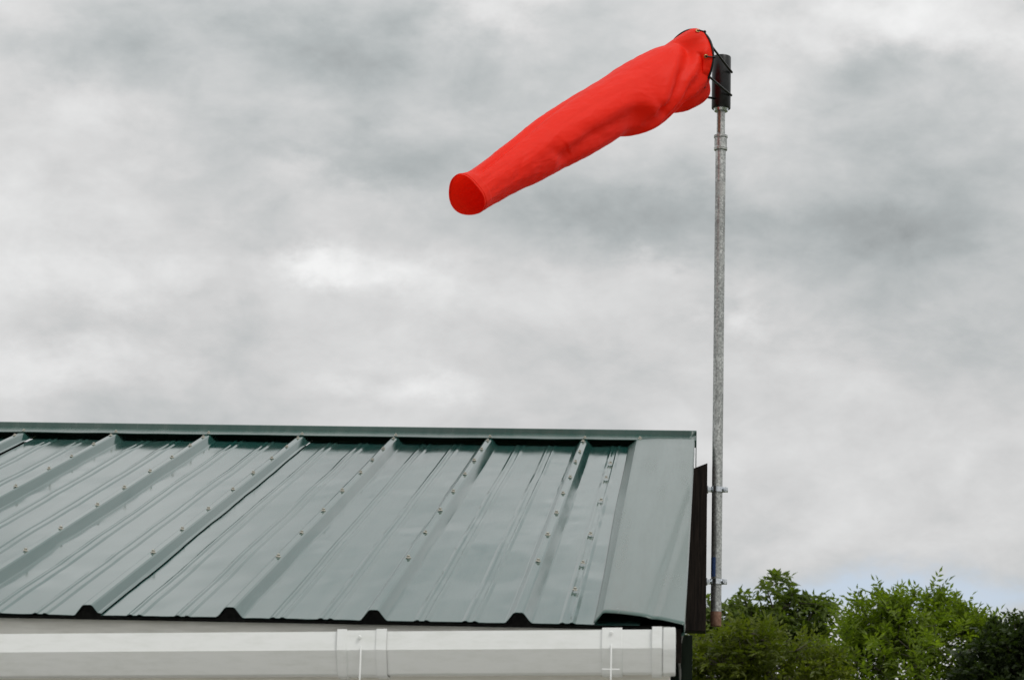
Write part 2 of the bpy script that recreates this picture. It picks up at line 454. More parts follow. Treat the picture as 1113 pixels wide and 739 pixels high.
# union sleeve with two raised rims
un = gut_piece('gutter_union', xg(366), xg(420), .0022, gutter)
gut_piece('union_rim', xg(366), xg(376.5), .0048, un); gut_piece('union_rim', xg(408.5), xg(420), .0048, un)
def strap(px, y0, y1, parent):
    a = at(px, y0, YG-.0065); b = at(px, y1, YG-.0065)
    a.z = gz(a.x) - .030
    zl = gz(a.x)-.12
    return box('strap', (a.x-.0016, YG-.0085, zl), (a.x+.0016, YG-.0045, a.z), M['gutter'], parent, .0006)
strap(392, 712, 745, un)
c = at(391, 692, YG-.004); bm = bmesh.new(); add_tube(bm, [c, c+Vector((0, -.004, -.001))], [.004, .003], 10)
obj('clip_stud', bm_mesh('clip_stud', bm, 30), M['gutter'], un)
br = gut_piece('gutter_bracket', xg(654), xg(676), .0040, gutter)
strap(664.5, 700, 745, br)
a = at(664.5, 727, YG-.008)
box('cross_clip', (xg(655), YG-.0080, a.z-.0012), (xg(674), YG-.0052, a.z+.0012), M['gutter'], br, .0005)
c = at(664.5, 687, YG-.004); bm = bmesh.new(); add_tube(bm, [c, c+Vector((0, -.004, -.001))], [.0035, .003], 10)
obj('clip_stud', bm_mesh('clip_stud', bm, 30), M['gutter'], br)
bm = bmesh.new()
x0, x1 = xg(720.5), xg(734)
pr = [(YG+y-(.0045 if k <= 3 else 0), z-(.003 if 2 <= k <= 6 else 0)+(.004 if k == 0 else 0)) for k, (y, z) in enumerate(prof_out)]
add_extrude(bm, pr, x0, x1, True, gz(x0), gz(x1))
bmesh.ops.bevel(bm, geom=list(bm.edges), offset=.0012, segments=2, affect='EDGES')
ec = obj('end_cap', bm_mesh('end_cap', bm, 32), M['gutter'], gutter)
gut_piece('cap_rim', xg(708.5), xg(719.5), .0055, ec)

# loose cable at the corner
pts = [at(741, 668, 5.52), at(743.5, 678, 5.45), at(743.2, 685, 5.43), at(740.5, 694, 5.43), at(738.6, 706, 5.43), at(738.3, 722, 5.44), at(739.2, 745, 5.46), at(740, 900, 5.48), ]
pts.append(Vector((pts[-1].x, 5.49, .0)))
fine = []
for k in range(len(pts)-1):
    p0 = pts[max(k-1, 0)]; p1 = pts[k]; p2 = pts[k+1]; p3 = pts[min(k+2, len(pts)-1)]
    for q in range(6):
        t = q/6
        fine.append(.5*((2*p1) + (p2-p0)*t + (2*p0-5*p1+4*p2-p3)*t*t + (3*p1-p0-3*p2+p3)*t**3))
fine.append(pts[-1])
bm = bmesh.new(); add_tube(bm, fine, .0028, 10)
o = obj('cable', bm_mesh('cable', bm, 40), M['cable'])
o['label'] = 'thin grey cable hanging down the dark corner beside the gutter end'; o['category'] = 'cable'

# ------------------------------------------------------------------ pole
YP = 8.10
pb = at(778.0, 680.5, YP); pt = at(784.3, 62, YP)
ax = (pt-pb).normalized()
def pole_at(py):                                  # point of the pole axis at a height of the photo
    lo, hi = 0, (pt-pb).length
    for _ in range(40):
        mid = (lo+hi)/2; p = pb+ax*mid; d = p-EYE
        yy = 369.5 - FPX*d.dot(UP)/d.dot(F)
        if yy > py: lo = mid
        else: hi = mid
    return pb+ax*lo
pole = thing('steel_pole', 'slim galvanised steel pole clamped to the dark board at the roof end', 'pole', pb)
c0, c1, s1 = pole_at(163.5), pole_at(147), pole_at(112)
tube('pipe', *along(pb+ax*.046, c0, [(0, .0168), ((c0-pb).length-.046, .0168)]), M['galv'], pole, 28)
tube('pipe_end', [pb, pb+ax*.002, pb+ax*.0455], [.0155, .0172, .0176], M['rust'], pole, 24)
cl = (c1-c0).length
tube('coupling', *along(c0, c1, [(-.002, .0185), (0, .0215), (.008, .0222), (.010, .0205), (cl-.011, .0205), (cl-.009, .0226), (cl-.002, .0222), (cl, .018)]), M['galv'], pole, 28)
tube('pipe_stub', *along(c1, s1, [(0, .0135), ((s1-c1).length, .0135)]), M['galv'], pole, 24)
def patch(name, py0, py1, ang0, ang1, rad, m, base, seed):
    """thin curved skin on the pipe: worn paint or a sticker with ragged ends"""
    bm = bmesh.new(); a = pole_at(py0); b = pole_at(py1)
    nu, nv = 12, 10; g_ = []
    u = Vector((1, 0, 0)); u = (u-ax*u.dot(ax)).normalized(); w = ax.cross(u)
    for i in range(nu+1):
        th = R_(ang0 + (ang1-ang0)*i/nu); row = []
        r0 = .08*noise.noise(Vector((i*.9, seed, 0))); r1 = .12*noise.noise(Vector((i*.9, seed, 9)))
        for j in range(nv+1):
            t = (r0 + (1+r1-r0)*j/nv); row.append(bm.verts.new(a.lerp(b, t) + rad*(math.cos(th)*u + math.sin(th)*w)))
        g_.append(row)
    for i in range(nu):
        for j in range(nv): bm.faces.new((g_[i][j], g_[i+1][j], g_[i+1][j+1], g_[i][j+1]))
    return obj(name, bm_mesh(name, bm, 60), M[m], base)
patch('paint_mark', 627, 606, 190, 262, .0172, 'blue', pole, 3)
patch('sticker', 214, 199, 215, 345, .0171, 'label', pole, 5)
patch('rust_streak', 145, 116, 225, 262, .0138, 'rust', pole, 8)
def clamp(py):
    c = pole_at(py); t = bpy.data.objects.new('pipe_clamp', None)
    bm = bmesh.new()
    u = Vector((1, 0, 0)); y = Vector((0, 1, 0)); z = Vector((0, 0, 1))
    # two half shells round the pipe with flat ears
    for s in (1, -1):
        prev = None
        for k in range(17):
            th = R_(8) + R_(164)*k/16
            ri = [c + q*(math.cos(th)*u*1 - s*math.sin(th)*y) + z*h for q, h in ((.0172, -.008), (.0205, -.008), (.0205, .008), (.0172, .008))]
            ri = [bm.verts.new(p) for p in ri]
            if prev:
                for q in range(4): bm.faces.new((prev[q], prev[(q+1) % 4], ri[(q+1) % 4], ri[q]))
            prev = ri
        for sx in (1, -1):
            xa, xb_ = c.x+sx*.0185, c.x+sx*.034
            y0 = c.y - s*.0045
            add_box(bm, (min(xa, xb_), y0-.0014, c.z-.008), (max(xa, xb_), y0+.0014, c.z+.008), .0004)
    o = obj('pipe_clamp', bm_mesh('pipe_clamp', bm, 30), M['zinc'], pole)
    # foot plate back to the board
    bm = bmesh.new(); add_box(bm, (xb1+.0005, c.y-.012, c.z-.0055), (c.x-.0335, c.y+.012, c.z+.0055), .001)
    add_box(bm, (xb1+.0002, c.y-.02, c.z-.010), (xb1+.0035, c.y+.02, c.z+.010), .001)
    obj('clamp_foot', bm_mesh('clamp_foot', bm, 30), M['zinc'], o)
    for sx in (1, -1):
        p = Vector((c.x+sx*.027, c.y, c.z))
        bm = bmesh.new()
        add_tube(bm, [p+Vector((0, -.013, 0)), p+Vector((0, -.0062, 0))], .0068, 6)
        add_tube(bm, [p+Vector((0, -.017, 0)), p+Vector((0, .016, 0))], .003, 10)
        add_tube(bm, [p+Vector((0, .0062, 0)), p+Vector((0, .012, 0))], .0055, 6)
        obj('bolt', bm_mesh('bolt', bm, 30), M['zinc'], o)
    return o
clamp(532); clamp(632)

# ------------------------------------------------------------------ windsock
sw0, sw1 = pole_at(119.5), pole_at(62)
sock = thing('windsock', 'red orange fabric windsock on a black swivel drooping to the left', 'windsock', sw0)
L = (sw1-sw0).length
tube('swivel_sleeve', *along(sw0, sw1, [(.003, .026), (.003, .0300), (.005, .0312), (L-.004, .0312), (L-.001, .030), (L, .0285), (L, .02)]), M['black'], sock, 40)
tube('bearing_ring', *along(sw0, sw1, [(-.007, .016), (-.006, .022), (.0025, .0245), (.0028, .02)]), M['zinc'], sock, 30)
CH = at(747, 70.5, YP-.115); RH = .1165
HH = Vector((.71, -.69, -.22)).normalized(); HZ = Vector((0, 0, 1)); HZ = (HZ - HH*HZ.dot(HH)).normalized()
def hoop(th, r=RH): return CH + r*(math.cos(th)*HZ + math.sin(th)*HH)
bm = bmesh.new()
hp = [hoop(2*math.pi*k/72) for k in range(73)]
add_tube(bm, hp, .0036, 10, False); bmesh.ops.remove_doubles(bm, verts=bm.verts, dist=1e-5)
obj('hoop', bm_mesh('hoop', bm, 60), M['rod'], sock)
def sw_pt(px, py, dy): return at(px, py, YP+dy)
for a, th, e in (((795.5, 79, -.012), 61, 1), ((795, 104, -.016), 110, 1), ((776.5, 107.3, -.02), 150, 0)):
    p0 = sw_pt(*a); p2 = hoop(R_(th))
    pts = [p0, p0.lerp(p2, .5), p2]
    if e:                                         # rods bend round the front of the sleeve
        q = pole_at(a[1]-2); qq = q + Vector((.012, -.034, 0)); pts = [p0, q+Vector((.0285, -.019, 0)), qq+Vector((-.012, 0, .004 if th < 90 else .0015)), p2]
        pts[2] = p0.lerp(p2, .45); pts[2].y = min(pts[2].y, q.y-.036)
        pts = [pts[0], pts[2], p2]
    tube('support_arm', pts, .0038, M['rod'], sock, 10)

ST = [(497.5, 194, 514.5, 232.5), (512, 186.5, 533, 223), (536, 169, 558, 209.5), (557.5, 153, 584, 197), (583.5, 133, 611.5, 182.5),
      (609.5, 115.6, 640, 168.5), (634, 99.5, 662, 155.5), (650, 90, 676, 146.5), (663, 82, 688, 146.2), (674.4, 75, 699, 145.2),
      (688, 67.5, 709, 140), (700.4, 61, 720, 130.5), (710, 55.5, 731, 122.5), (722, 51, 746, 119.5), (734, 46, 752.5, 113)]
mx0 = (747, 70.5)
YT = 7.09
cen = []
for a in ST:
    cx, cy = (a[0]+a[2])/2, (a[1]+a[3])/2
    t = (mx0[0]-cx)/(mx0[0]-506)
    Y = CH.y + (YT-CH.y)*t
    cen.append((at(cx, cy, Y), at(a[0], a[1], Y), at(a[2], a[3], Y)))
rings = []
NT = 240
angs = [2*math.pi*k/NT for k in range(NT)]
for i, (c, u, l) in enumerate(cen):
    a = cen[max(i-1, 0)][0]; b = cen[min(i+1, len(cen)-1)][0] if i < len(cen)-1 else CH
    T = (b-a).normalized()
    n1 = (u-l); r1 = n1.length/2; n1 = (n1 - T*n1.dot(T)).normalized()
    n2 = T.cross(n1); n2 = n2 if n2.dot(HH) > 0 else -n2
    r2 = r1 if i < 7 else min(r1, .098)
    if i < 2: r2 *= 1.02
    rings.append([c + r1*math.cos(t)*n1 + r2*math.sin(t)*n2 for t in angs])
grom = [27, 79, 128, 160, 205, 250, 300]
def smooth(x): x = max(0, min(1, x)); return x*x*(3-2*x)
def scallop(t):
    d = math.degrees(t) % 360
    return min(min(abs(d-g_), 360-abs(d-g_)) for g_ in grom)
rim = []; rim2 = []
for t in angs:
    s = scallop(t); sag = .010*min(1, s/24)**1.3
    d = math.degrees(t) % 360
    sw = .5-.5*math.cos(math.pi*min(1, s/20))
    near = 1 if 8 < d < 175 else 0
    rr = RH + .0010 - .004*sw if near else RH - .004 - (.014*smooth((d-258)/20)*smooth((366-d)/20) if d > 255 else .006*sw)
    p = hoop(t, rr); rim.append(p)
    dd_ = min(1, max(0, (d-250)/35))*min(1, max(0, ((368-d) if d > 180 else (8-d))/24)) if (d > 250 or d < 8) else 0
    q = hoop(t, RH - .003 - .003*sw if near else rr - .001 - .020*dd_)
    rim2.append(q)
axis_h = HZ.cross(HH); axis_h = axis_h if axis_h.dot(cen[0][0]-CH) > 0 else -axis_h   # points tailwards
rings.append([p + axis_h*.030 + Vector((0, 0, -.004)) for p in rim2])
rings.append([p - axis_h*.004 for p in rim])
A = np.array([[tuple(p) for p in rg] for rg in rings])       # stations x NT x 3
# resample along the length (Catmull-Rom)
cl_ = A.mean(1); dl = np.r_[0, np.cumsum(np.linalg.norm(np.diff(cl_, axis=0), axis=1))]
NS = 300
S = np.linspace(0, 1, NS); out = np.zeros((NS, NT, 3))
for k, s in enumerate(S):
    x = s*dl[-1]; i = min(np.searchsorted(dl, x, side='right')-1, len(dl)-2)
    t = (x-dl[i])/(dl[i+1]-dl[i]); p0, p1, p2, p3 = A[max(i-1, 0)], A[i], A[i+1], A[min(i+2, len(dl)-1)]
    h = dl[i+1]-dl[i]
    m1 = (p2-p0)/(dl[i+1]-dl[max(i-1, 0)])*h; m2 = (p3-p1)/(dl[min(i+2, len(dl)-1)]-dl[i])*h
    out[k] = (2*t**3-3*t**2+1)*p1 + (t**3-2*t**2+t)*m1 + (-2*t**3+3*t**2)*p2 + (t**3-t**2)*m2
def wrap(d): return (d+180) % 360 - 180
def g1(d, w): return math.exp(-(d/w)**2)
ctr = out.mean(1)
for k, s in enumerate(S):
    for j, t in enumerate(angs):
        d = math.degrees(t)
        rad = out[k, j]-ctr[k]; rn = np.linalg.norm(rad)+1e-9; rad = rad/rn
        w = 0.0
        # deep folds gathered at the mouth, spiralling down the near side
        if s > .55:
            e = (1-s)/.30
            am = smooth((s-.60)/.2)*(1-smooth((s-.965)/.035))
            th1 = 38 + 118*e; w += -.0150*am*g1(wrap(d-th1), 15) + .0095*am*g1(wrap(d-th1+26), 17)
            th2 = 78 + 115*e; w += -.0100*am*g1(wrap(d-th2), 13) + .0075*am*g1(wrap(d-th2+22), 14)
            th3 = 118 + 110*e; w += -.0120*am*g1(wrap(d-th3), 15)
            th4 = -40 - 40*e; w += -.0060*am*g1(wrap(d-th4), 14)
        # crease along the top near the tail, and slack panels lower down
        am = smooth((s-.05)/.06)*(1-smooth((s-.30)/.30))
        am = smooth((s-.015)/.06)*(1-smooth((s-.36)/.25)); tc_ = 56-70*s
        w += -.0062*am*g1(wrap(d-tc_), 6) + .0040*am*g1(wrap(d-tc_+17), 11)
        # long fold low on the near side: the cloth below it lies flat and faces the ground
        am = smooth((s-.29)/.05)*(1-smooth((s-.74)/.12)); lf = 116 + 10*math.sin(s*9)
        w += am*(.0030*g1(wrap(d-lf), 12) - .0105*g1(wrap(d-lf-27), 19))
        w += -.0040*smooth((s-.20)/.04)*(1-smooth((s-.33-.0007*(d-110))/.012))*g1(wrap(d-128), 26)
        w += -.0055*g1(s-(.735+.0011*(d-130)), .016)*g1(wrap(d-132), 20) + .0045*g1(s-(.70+.0011*(d-130)), .022)*g1(wrap(d-138), 22)
        w += -.0030*g1(s-(.30+.0011*(d-120)), .022)*g1(wrap(d-125), 34)
        w += -.0034*g1(s-(.43+.0016*(d-110)), .028)*g1(wrap(d-120), 40)
        w += -.0028*g1(s-(.17-.0012*(d-100)), .018)*g1(wrap(d-110), 30)
        w += .0030*g1(wrap(d-95), 16)*g1(s-.52, .16) - .0030*g1(wrap(d-132), 20)*g1(s-.55, .14)
        p = Vector((math.cos(t)*1.3, math.sin(t)*1.3, s*9)); fade = smooth(s/.04)
        w += fade*(.0016*noise.noise(p) + .0012*noise.noise(p*2.7) + .0007*noise.noise(p*6))
        q = Vector((math.cos(t)*3.5, math.sin(t)*3.5, s*3.5 + t*.6))
        w += fade*.0016*noise.noise(q)
        rdg = abs(noise.noise(Vector((math.cos(t)*1.5+4, math.sin(t)*1.5, s*4.2 + .35*t))))
        w -= fade*.0006*max(0, .10-rdg)/.10*(.4+.6*smooth((s-.1)/.3))
        rdg = abs(noise.noise(Vector((math.cos(t)*2.6+9, math.sin(t)*2.6, s*8 - .5*t))))
        w += fade*.0006*max(0, .08-rdg)/.08
        w += .0035*(1-smooth(s/.14))*math.sin(2*t+1.9) + .0022*(1-smooth(s/.08))*math.sin(3*t+.4)
        if s < .03: w += .0016                    # doubled hem
        w += .0018*(1-fade)*math.sin(3*t+.6)
        out[k, j] += rad*w
V = out.reshape(-1, 3); FA = []
for k in range(NS-1):
    for j in range(NT):
        jn = (j+1) % NT; FA.append((k*NT+j, k*NT+jn, (k+1)*NT+jn, (k+1)*NT+j))
me = bpy.data.meshes.new('fabric_sleeve'); me.from_pydata(V.tolist(), [], FA); me.update()
me.polygons.foreach_set('use_smooth', [True]*len(me.polygons))
cloth = obj('fabric_sleeve', me, M['sock'], sock)
bm = bmesh.new()
add_tube(bm, [Vector(out[2, j % NT]) for j in range(NT+1)], .0014, 8, False); bmesh.ops.remove_doubles(bm, verts=bm.verts, dist=1e-5)
obj('hem', bm_mesh('hem', bm, 60), M['sock'], cloth)
# brass eyelets with black ties to the hoop
for g_ in grom:
    j = int(g_/360*NT) % NT; k = NS-9
    P = Vector(out[k, j]); u = (Vector(out[k+3, j])-P).normalized(); v_ = (Vector(out[k, (j+2) % NT])-P).normalized()
    n = u.cross(v_).normalized(); cc = Vector(ctr[k]); n = n if n.dot(P-cc) > 0 else -n
    bm = bmesh.new()
    ring = [P + n*.0016 + .0062*(math.cos(2*math.pi*q/24)*u + .8*math.sin(2*math.pi*q/24)*v_) for q in range(25)]
    add_tube(bm, ring, .0017, 8, False); bmesh.ops.remove_doubles(bm, verts=bm.verts, dist=1e-6)
    obj('eyelet', bm_mesh('eyelet', bm, 60), M['brass'], cloth)
    H = hoop(R_(g_), RH); Hn = (H-CH).normalized()
    bm = bmesh.new(); add_tube(bm, [P+n*.0005, P+n*.004+u*.004, H+Hn*.005, H+Hn*.0055-axis_h*.004, H-axis_h*.006-Hn*.003, P-n*.004], .0023, 8)
    add_tube(bm, [H+Hn*.003, H+Hn*.007, H+Hn*.009], [.003, .0042, .002], 8)
    obj('tie', bm_mesh('tie', bm, 60), M['rod'], cloth)

# ------------------------------------------------------------------ trees
def fast_mesh(name, V, quads, tone=None):
    me = bpy.data.meshes.new(name)
    me.from_pydata(V.tolist() if hasattr(V, 'tolist') else V, [], quads if isinstance(quads, list) else quads.tolist())
    if tone is not None:
        at_ = me.attributes.new('tone', 'FLOAT', 'POINT'); at_.data.foreach_set('value', np.asarray(tone, dtype=np.float32))
    me.update(); return me
def unit(a): return a/(np.linalg.norm(a, axis=-1, keepdims=True)+1e-9)
def tree(name, label, lobes, Y, base_x, n_tip, leaf, leafmat, seed, group, trunk_r, spread_y=.9, gap=.42, gscale=.55, droop=0.0, upright=.4, stems=1, interior=.12, clump=None):
    """lobes: (px, py, rx, rz) of the crown at depth Y; leaf: dict of leaflet sizes"""
    rg = np.random.default_rng(seed)
    sc_ = Y/FPX*1.02
    L3 = []
    for i, (px, py, rx, rz) in enumerate(lobes):
        c = at(px, py, Y); L3.append((c.x, Y + rg.uniform(-.35, .35)*rx*sc_, c.z, rx*sc_, max(rx*sc_*spread_y, .5), rz*sc_))
    L3 = np.array(L3)
    vol = L3[:, 3]*L3[:, 4]*L3[:, 5]; pr_ = vol**.6/np.sum(vol**.6)
    pts = []
    while len(pts) < n_tip:
        i = rg.choice(len(L3), p=pr_); l = L3[i]
        d = unit(rg.normal(size=3)); rr = rg.uniform(0, 1)**(1/2.6)
        p = l[:3] + d*rr*l[3:6]*(1 + .22*noise.noise(Vector((d[0]*2.2+i*7, d[1]*2.2, d[2]*2.2+seed))))
        if noise.noise(Vector(p)*(1/gscale) + Vector((seed*3.1, 0, 0))) < -.5+gap*1.1-.35*(rr > .9): continue
        if p[2] < .8: continue
        pts.append(p)
    tips = np.array(pts)
    base = np.array([base_x, Y, 0.0]); crown_c = L3[:, :3].mean(0); zmin = tips[:, 2].min()
    # skeleton: trunk nodes, interior nodes, tips; grown as a balanced nearest-node tree
    top = tips[:, 2].max()
    tn = []
    for st in range(stems):
        off = np.array([rg.uniform(-.25, .25), rg.uniform(-.2, .2), 0])*(stems > 1)
        tgt = np.array([crown_c[0] + rg.uniform(-.5, .5)*(stems > 1), Y, top*.86])
        nn = 26
        for k in range(nn):
            t = k/(nn-1); p = (base+off)*(1-t) + tgt*t; p[0] += .12*math.sin(t*5+seed+st*2)*t; p[1] += .1*math.sin(t*4+seed*2+st)*t
            tn.append((st, k, p))
    nodes = [p for _, _, p in tn]; par = [-1 if k == 0 else idx-1 for idx, (st, k, p) in enumerate(tn)]
    plen = [k*.04 for st, k, p in tn]
    ntr = len(nodes)
    inn = tips[rg.choice(len(tips), max(30, int(len(tips)*interior)), replace=False)]*1.0
    pull = np.array([np.interp(p[2]-.5, [0, top], [0, 1]) for p in inn])
    inn = inn + (np.c_[np.full(len(inn), crown_c[0]), np.full(len(inn), Y), inn[:, 2]-.25] - inn)*rg.uniform(.1, .45, (len(inn), 1))
    allp = np.vstack([inn, tips]); isin = np.r_[np.ones(len(inn)), np.zeros(len(tips))].astype(bool)
    P = np.vstack([np.array(nodes), allp]); M_ = len(P)
    best = np.full(M_, 1e9); bp = np.full(M_, -1); done = np.zeros(M_, bool); pl = np.zeros(M_); pl[:ntr] = plen
    parent = np.full(M_, -1); parent[:ntr] = par; order = list(range(ntr)); done[:ntr] = True
    istip = np.r_[np.zeros(ntr, bool), ~isin]
    def relax(k):
        d = np.linalg.norm(P-P[k], axis=1); dz = P[:, 2]-P[k, 2]
        c = d*(1 + .8*(dz < -.05)) + .30*pl[k] + (.25 if istip[k] else 0)
        b = (c < best) & ~done; best[b] = c[b]; bp[b] = k
    for k in range(ntr):
        if P[k, 2] > max(.7, zmin*.7): relax(k)
    for _ in range(M_-ntr):
        cand = np.where(done, 1e9, best); k = int(cand.argmin()); done[k] = True; parent[k] = bp[k]; pl[k] = pl[bp[k]] + np.linalg.norm(P[k]-P[bp[k]]); order.append(k); relax(k)
    cnt = np.zeros(M_); 
    for k in reversed(order):
        cnt[k] += 1 if istip[k] else .2
        if parent[k] >= 0: cnt[parent[k]] += cnt[k]
    rad = np.maximum(.0045, trunk_r*np.sqrt(cnt/cnt.max()))
    root = thing(name, label, 'tree' if 'tree' in name else 'bush', tuple(base), group)
    def limb(nm, ids, m):
        VV = []; FF = []
        for k in ids:
            q = parent[k]
            if q < 0: continue
            a, b = P[q], P[k]; t = b-a
            if np.linalg.norm(t) < 1e-4: continue
            t = unit(t); ns_ = 8 if rad[k] > .03 else (5 if rad[k] > .012 else 3)
            u = unit(np.cross(t, [0.31, .27, .9] if abs(t[2]) < .9 else [1, 0, 0])); w = np.cross(t, u)
            ra = min(rad[q], rad[k]*1.35); base_i = len(VV)
            for c, r in ((a, ra), (b, rad[k])):
                for j in range(ns_):
                    th = 2*math.pi*j/ns_; VV.append(c + r*(math.cos(th)*u + math.sin(th)*w))
            for j in range(ns_): FF.append((base_i+j, base_i+(j+1) % ns_, base_i+ns_+(j+1) % ns_, base_i+ns_+j))
        me = fast_mesh(nm, np.array(VV), FF); me.polygons.foreach_set('use_smooth', [True]*len(FF)); obj(nm, me, m, root)
    limb('trunk', range(ntr), M['bark']); limb('branches', [k for k in order if k >= ntr], M['bark'])
    # leaves: sprigs at the tips
    tip_ids = np.where(istip)[0]
    VV = []; tone = []
    nl = leaf['n']
    out_d = unit(tips - np.array([crown_c[0], Y, crown_c[2]-.6]))
    for idx, k in enumerate(tip_ids):
        a = P[k]; d0 = unit(P[k]-P[parent[k]])
        d = unit(.5*d0 + .6*out_d[idx] + rg.normal(size=3)*.45 + np.array([0, 0, upright]))
        cl_t = .5 + .5*noise.noise(Vector(a)*1.5 + Vector((seed, 5, 2)))
        odd = noise.noise(Vector(a)*.8 + Vector((9, seed, 0))) > leaf.get('odd', 9)
        for sp_ in range(leaf['sprigs']):
            dd = unit(d + rg.normal(size=3)*.75); ln = leaf['len']*rg.uniform(.7, 1.25)
            side0 = unit(np.cross(dd, rg.normal(size=3)*.35 + np.array([0, 0, 1.])))
            up0 = np.cross(side0, dd)
            st0 = a + dd*rg.uniform(-.05, .06)
            tn_ = np.clip(.12 + .62*cl_t*.55 + rg.uniform(-.1, .35), 0, .8)
            if odd and rg.uniform() < .6: tn_ = 1.0
            for q in range(nl):
                f_ = (q//2 + 1)/(nl/2+.5); s_ = 1 if q % 2 else -1
                if q == nl-1: s_ = 0; f_ = 1
                o = st0 + dd*ln*f_ + np.array([0, 0, -droop*ln*f_*f_])
                ld = unit(side0*s_*.9 + dd*(.55 if s_ else 1) + np.array([0, 0, -droop*.8]) + rg.normal(size=3)*.22)
                ll = leaf['ll']*rg.uniform(.75, 1.2); lw = ll*leaf['lw']
                wv_ = unit(np.cross(ld, up0 + rg.normal(size=3)*.4)); nrm = np.cross(wv_, ld)
                m1 = o + ld*ll*.42
                VV += [o, m1 - wv_*lw*.5 + nrm*lw*.16, o + ld*ll - nrm*ll*.10, m1 + wv_*lw*.5 + nrm*lw*.16]
                tone += [min(1, max(0, tn_ + (0 if tn_ == 1 else rg.uniform(-.06, .06))))]*4
    VV = np.array(VV); nq = len(VV)//4
    Q = np.arange(nq*4).reshape(-1, 4)
    obj('crown', fast_mesh('crown', VV, Q, tone), leafmat, root)
    return root

LM_ash = leaf_material('ash_leaf', (.058, .092, .010), (.175, .230, .030), (.17, .21, .04), .45)
LM_loose = leaf_material('loose_leaf', (.040, .066, .012), (.125, .165, .036), (.14, .18, .03), .42)
LM_dark = leaf_material('dark_leaf', (.014, .026, .009), (.052, .075, .024), (.04, .055, .02), .25)
LM_olive = leaf_material('olive_leaf', (.045, .066, .010), (.130, .152, .020), (.17, .085, .035), .40)
TG = 'trees behind the shed'
tree('tree', 'bright green tree with upright feathery shoots in the middle of the row', [
    (985, 735, 88, 70), (945, 700, 46, 40), (1010, 690, 52, 42), (965, 672, 34, 26), (1050, 715, 40, 40), (925, 725, 36, 42), (1000, 668, 26, 22), (1040, 682, 22, 22), (1068, 702, 26, 30), (985, 820, 100, 60), (1000, 860, 80, 60)],
    42, at(990, 700, 42).x, 1350, dict(n=9, len=.30, ll=.130, lw=.36, sprigs=2), LM_ash, 11, TG, .11, upright=.75, gap=.47, gscale=.42)
tree('tree', 'mid green leafy tree rising right behind the foot of the pole', [
    (838, 668, 36, 26), (872, 662, 30, 16), (845, 642, 20, 12), (818, 660, 24, 18), (893, 668, 12, 12), (800, 680, 40, 26), (768, 676, 28, 24), (850, 705, 44, 34), (880, 690, 16, 12), (815, 730, 70, 40), (790, 790, 90, 60)],
    46, at(820, 700, 46).x, 850, dict(n=7, len=.28, ll=.155, lw=.42, sprigs=2), LM_loose, 23, TG, .12, droop=.55, upright=.2, gap=.50, gscale=.45)
tree('tree', 'dense dark tree at the right end of the row', [
    (1112, 734, 56, 46), (1092, 709, 30, 28), (1120, 702, 38, 26), (1065, 735, 26, 34), (1150, 720, 50, 50), (1100, 800, 90, 70)],
    36, at(1110, 700, 36).x, 2000, dict(n=6, len=.13, ll=.10, lw=.55, sprigs=2), LM_dark, 37, TG, .11, upright=.0, gap=.32, gscale=.4)
tree('bush', 'low olive green bush in front of the trees beside the shed corner', [
    (775, 722, 36, 38), (812, 712, 40, 32), (855, 722, 44, 34), (890, 738, 30, 30), (800, 780, 80, 50), (860, 790, 70, 50)],
    33, at(815, 800, 33).x, 1050, dict(n=7, len=.20, ll=.098, lw=.42, sprigs=2, odd=.62), LM_olive, 51, None, .06, upright=.35, gap=.40, gscale=.34, stems=3)

# ------------------------------------------------------------------ sky and light
SUN_EL, SUN_AZ = R_(54), R_(132)                  # azimuth clockwise from +Y: high, behind the camera to the right
w = bpy.data.worlds.new('World'); scene.world = w; w.use_nodes = True
nt = w.node_tree; bg = nt.nodes['Background']; bg.inputs['Strength'].default_value = .1
sky = nt.nodes.new('ShaderNodeTexSky'); sky.sky_type = 'NISHITA'; sky.sun_disc = False
sky.sun_elevation = SUN_EL; sky.sun_rotation = SUN_AZ
def MA(op, a, b=None, c=None, clamp=False):
    n = nt.nodes.new('ShaderNodeMath'); n.operation = op; n.use_clamp = clamp
    for k, v_ in enumerate((a, b, c)):
        if v_ is None: continue
        if hasattr(v_, 'is_linked'): nt.links.new(v_, n.inputs[k])
        else: n.inputs[k].default_value = v_
    return n.outputs[0]
tc = nt.nodes.new('ShaderNodeTexCoord'); sx = nt.nodes.new('ShaderNodeSeparateXYZ'); nt.links.new(tc.outputs['Generated'], sx.inputs[0])
az = MA('ARCTAN2', sx.outputs['X'], sx.outputs['Y']); el = MA('ARCSINE', sx.outputs['Z'])
def wn(scale, detail, rough, dist=0, loc=(0, 0, 0), sc_=(1, 1, 1)):
    mp = nt.nodes.new('ShaderNodeMapping'); mp.inputs['Location'].default_value = loc; mp.inputs['Scale'].default_value = sc_
    nt.links.new(tc.outputs['Generated'], mp.inputs['Vector'])
    n = nt.nodes.new('ShaderNodeTexNoise'); nt.links.new(mp.outputs['Vector'], n.inputs['Vector'])
    n.inputs['Scale'].default_value = scale; n.inputs['Detail'].default_value = detail; n.inputs['Roughness'].default_value = rough; n.inputs['Distortion'].default_value = dist
    return n.outputs['Fac']
nA = wn(6.5, 9, .50, .15, (3.1, 1.2, .4), (1, 1, 1.9)); nC = wn(38, 8, .6, .3, (2.2, 8.1, 3), (1, 1, 1.7)); nB = wn(17, 9, .58, .25, (7.7, 2.5, 0), (1, 1, 1.8)); nW = wn(14, 9, .62, 0, (1.3, 9.1, 0), (1, 1, 1.6)); nW2 = wn(14, 9, .62, 0, (11.3, 4.1, 0), (1, 1, 1.6))
wa = MA('MULTIPLY', MA('SUBTRACT', nW, .5), .13); we = MA('MULTIPLY', MA('SUBTRACT', nW2, .5), .055)
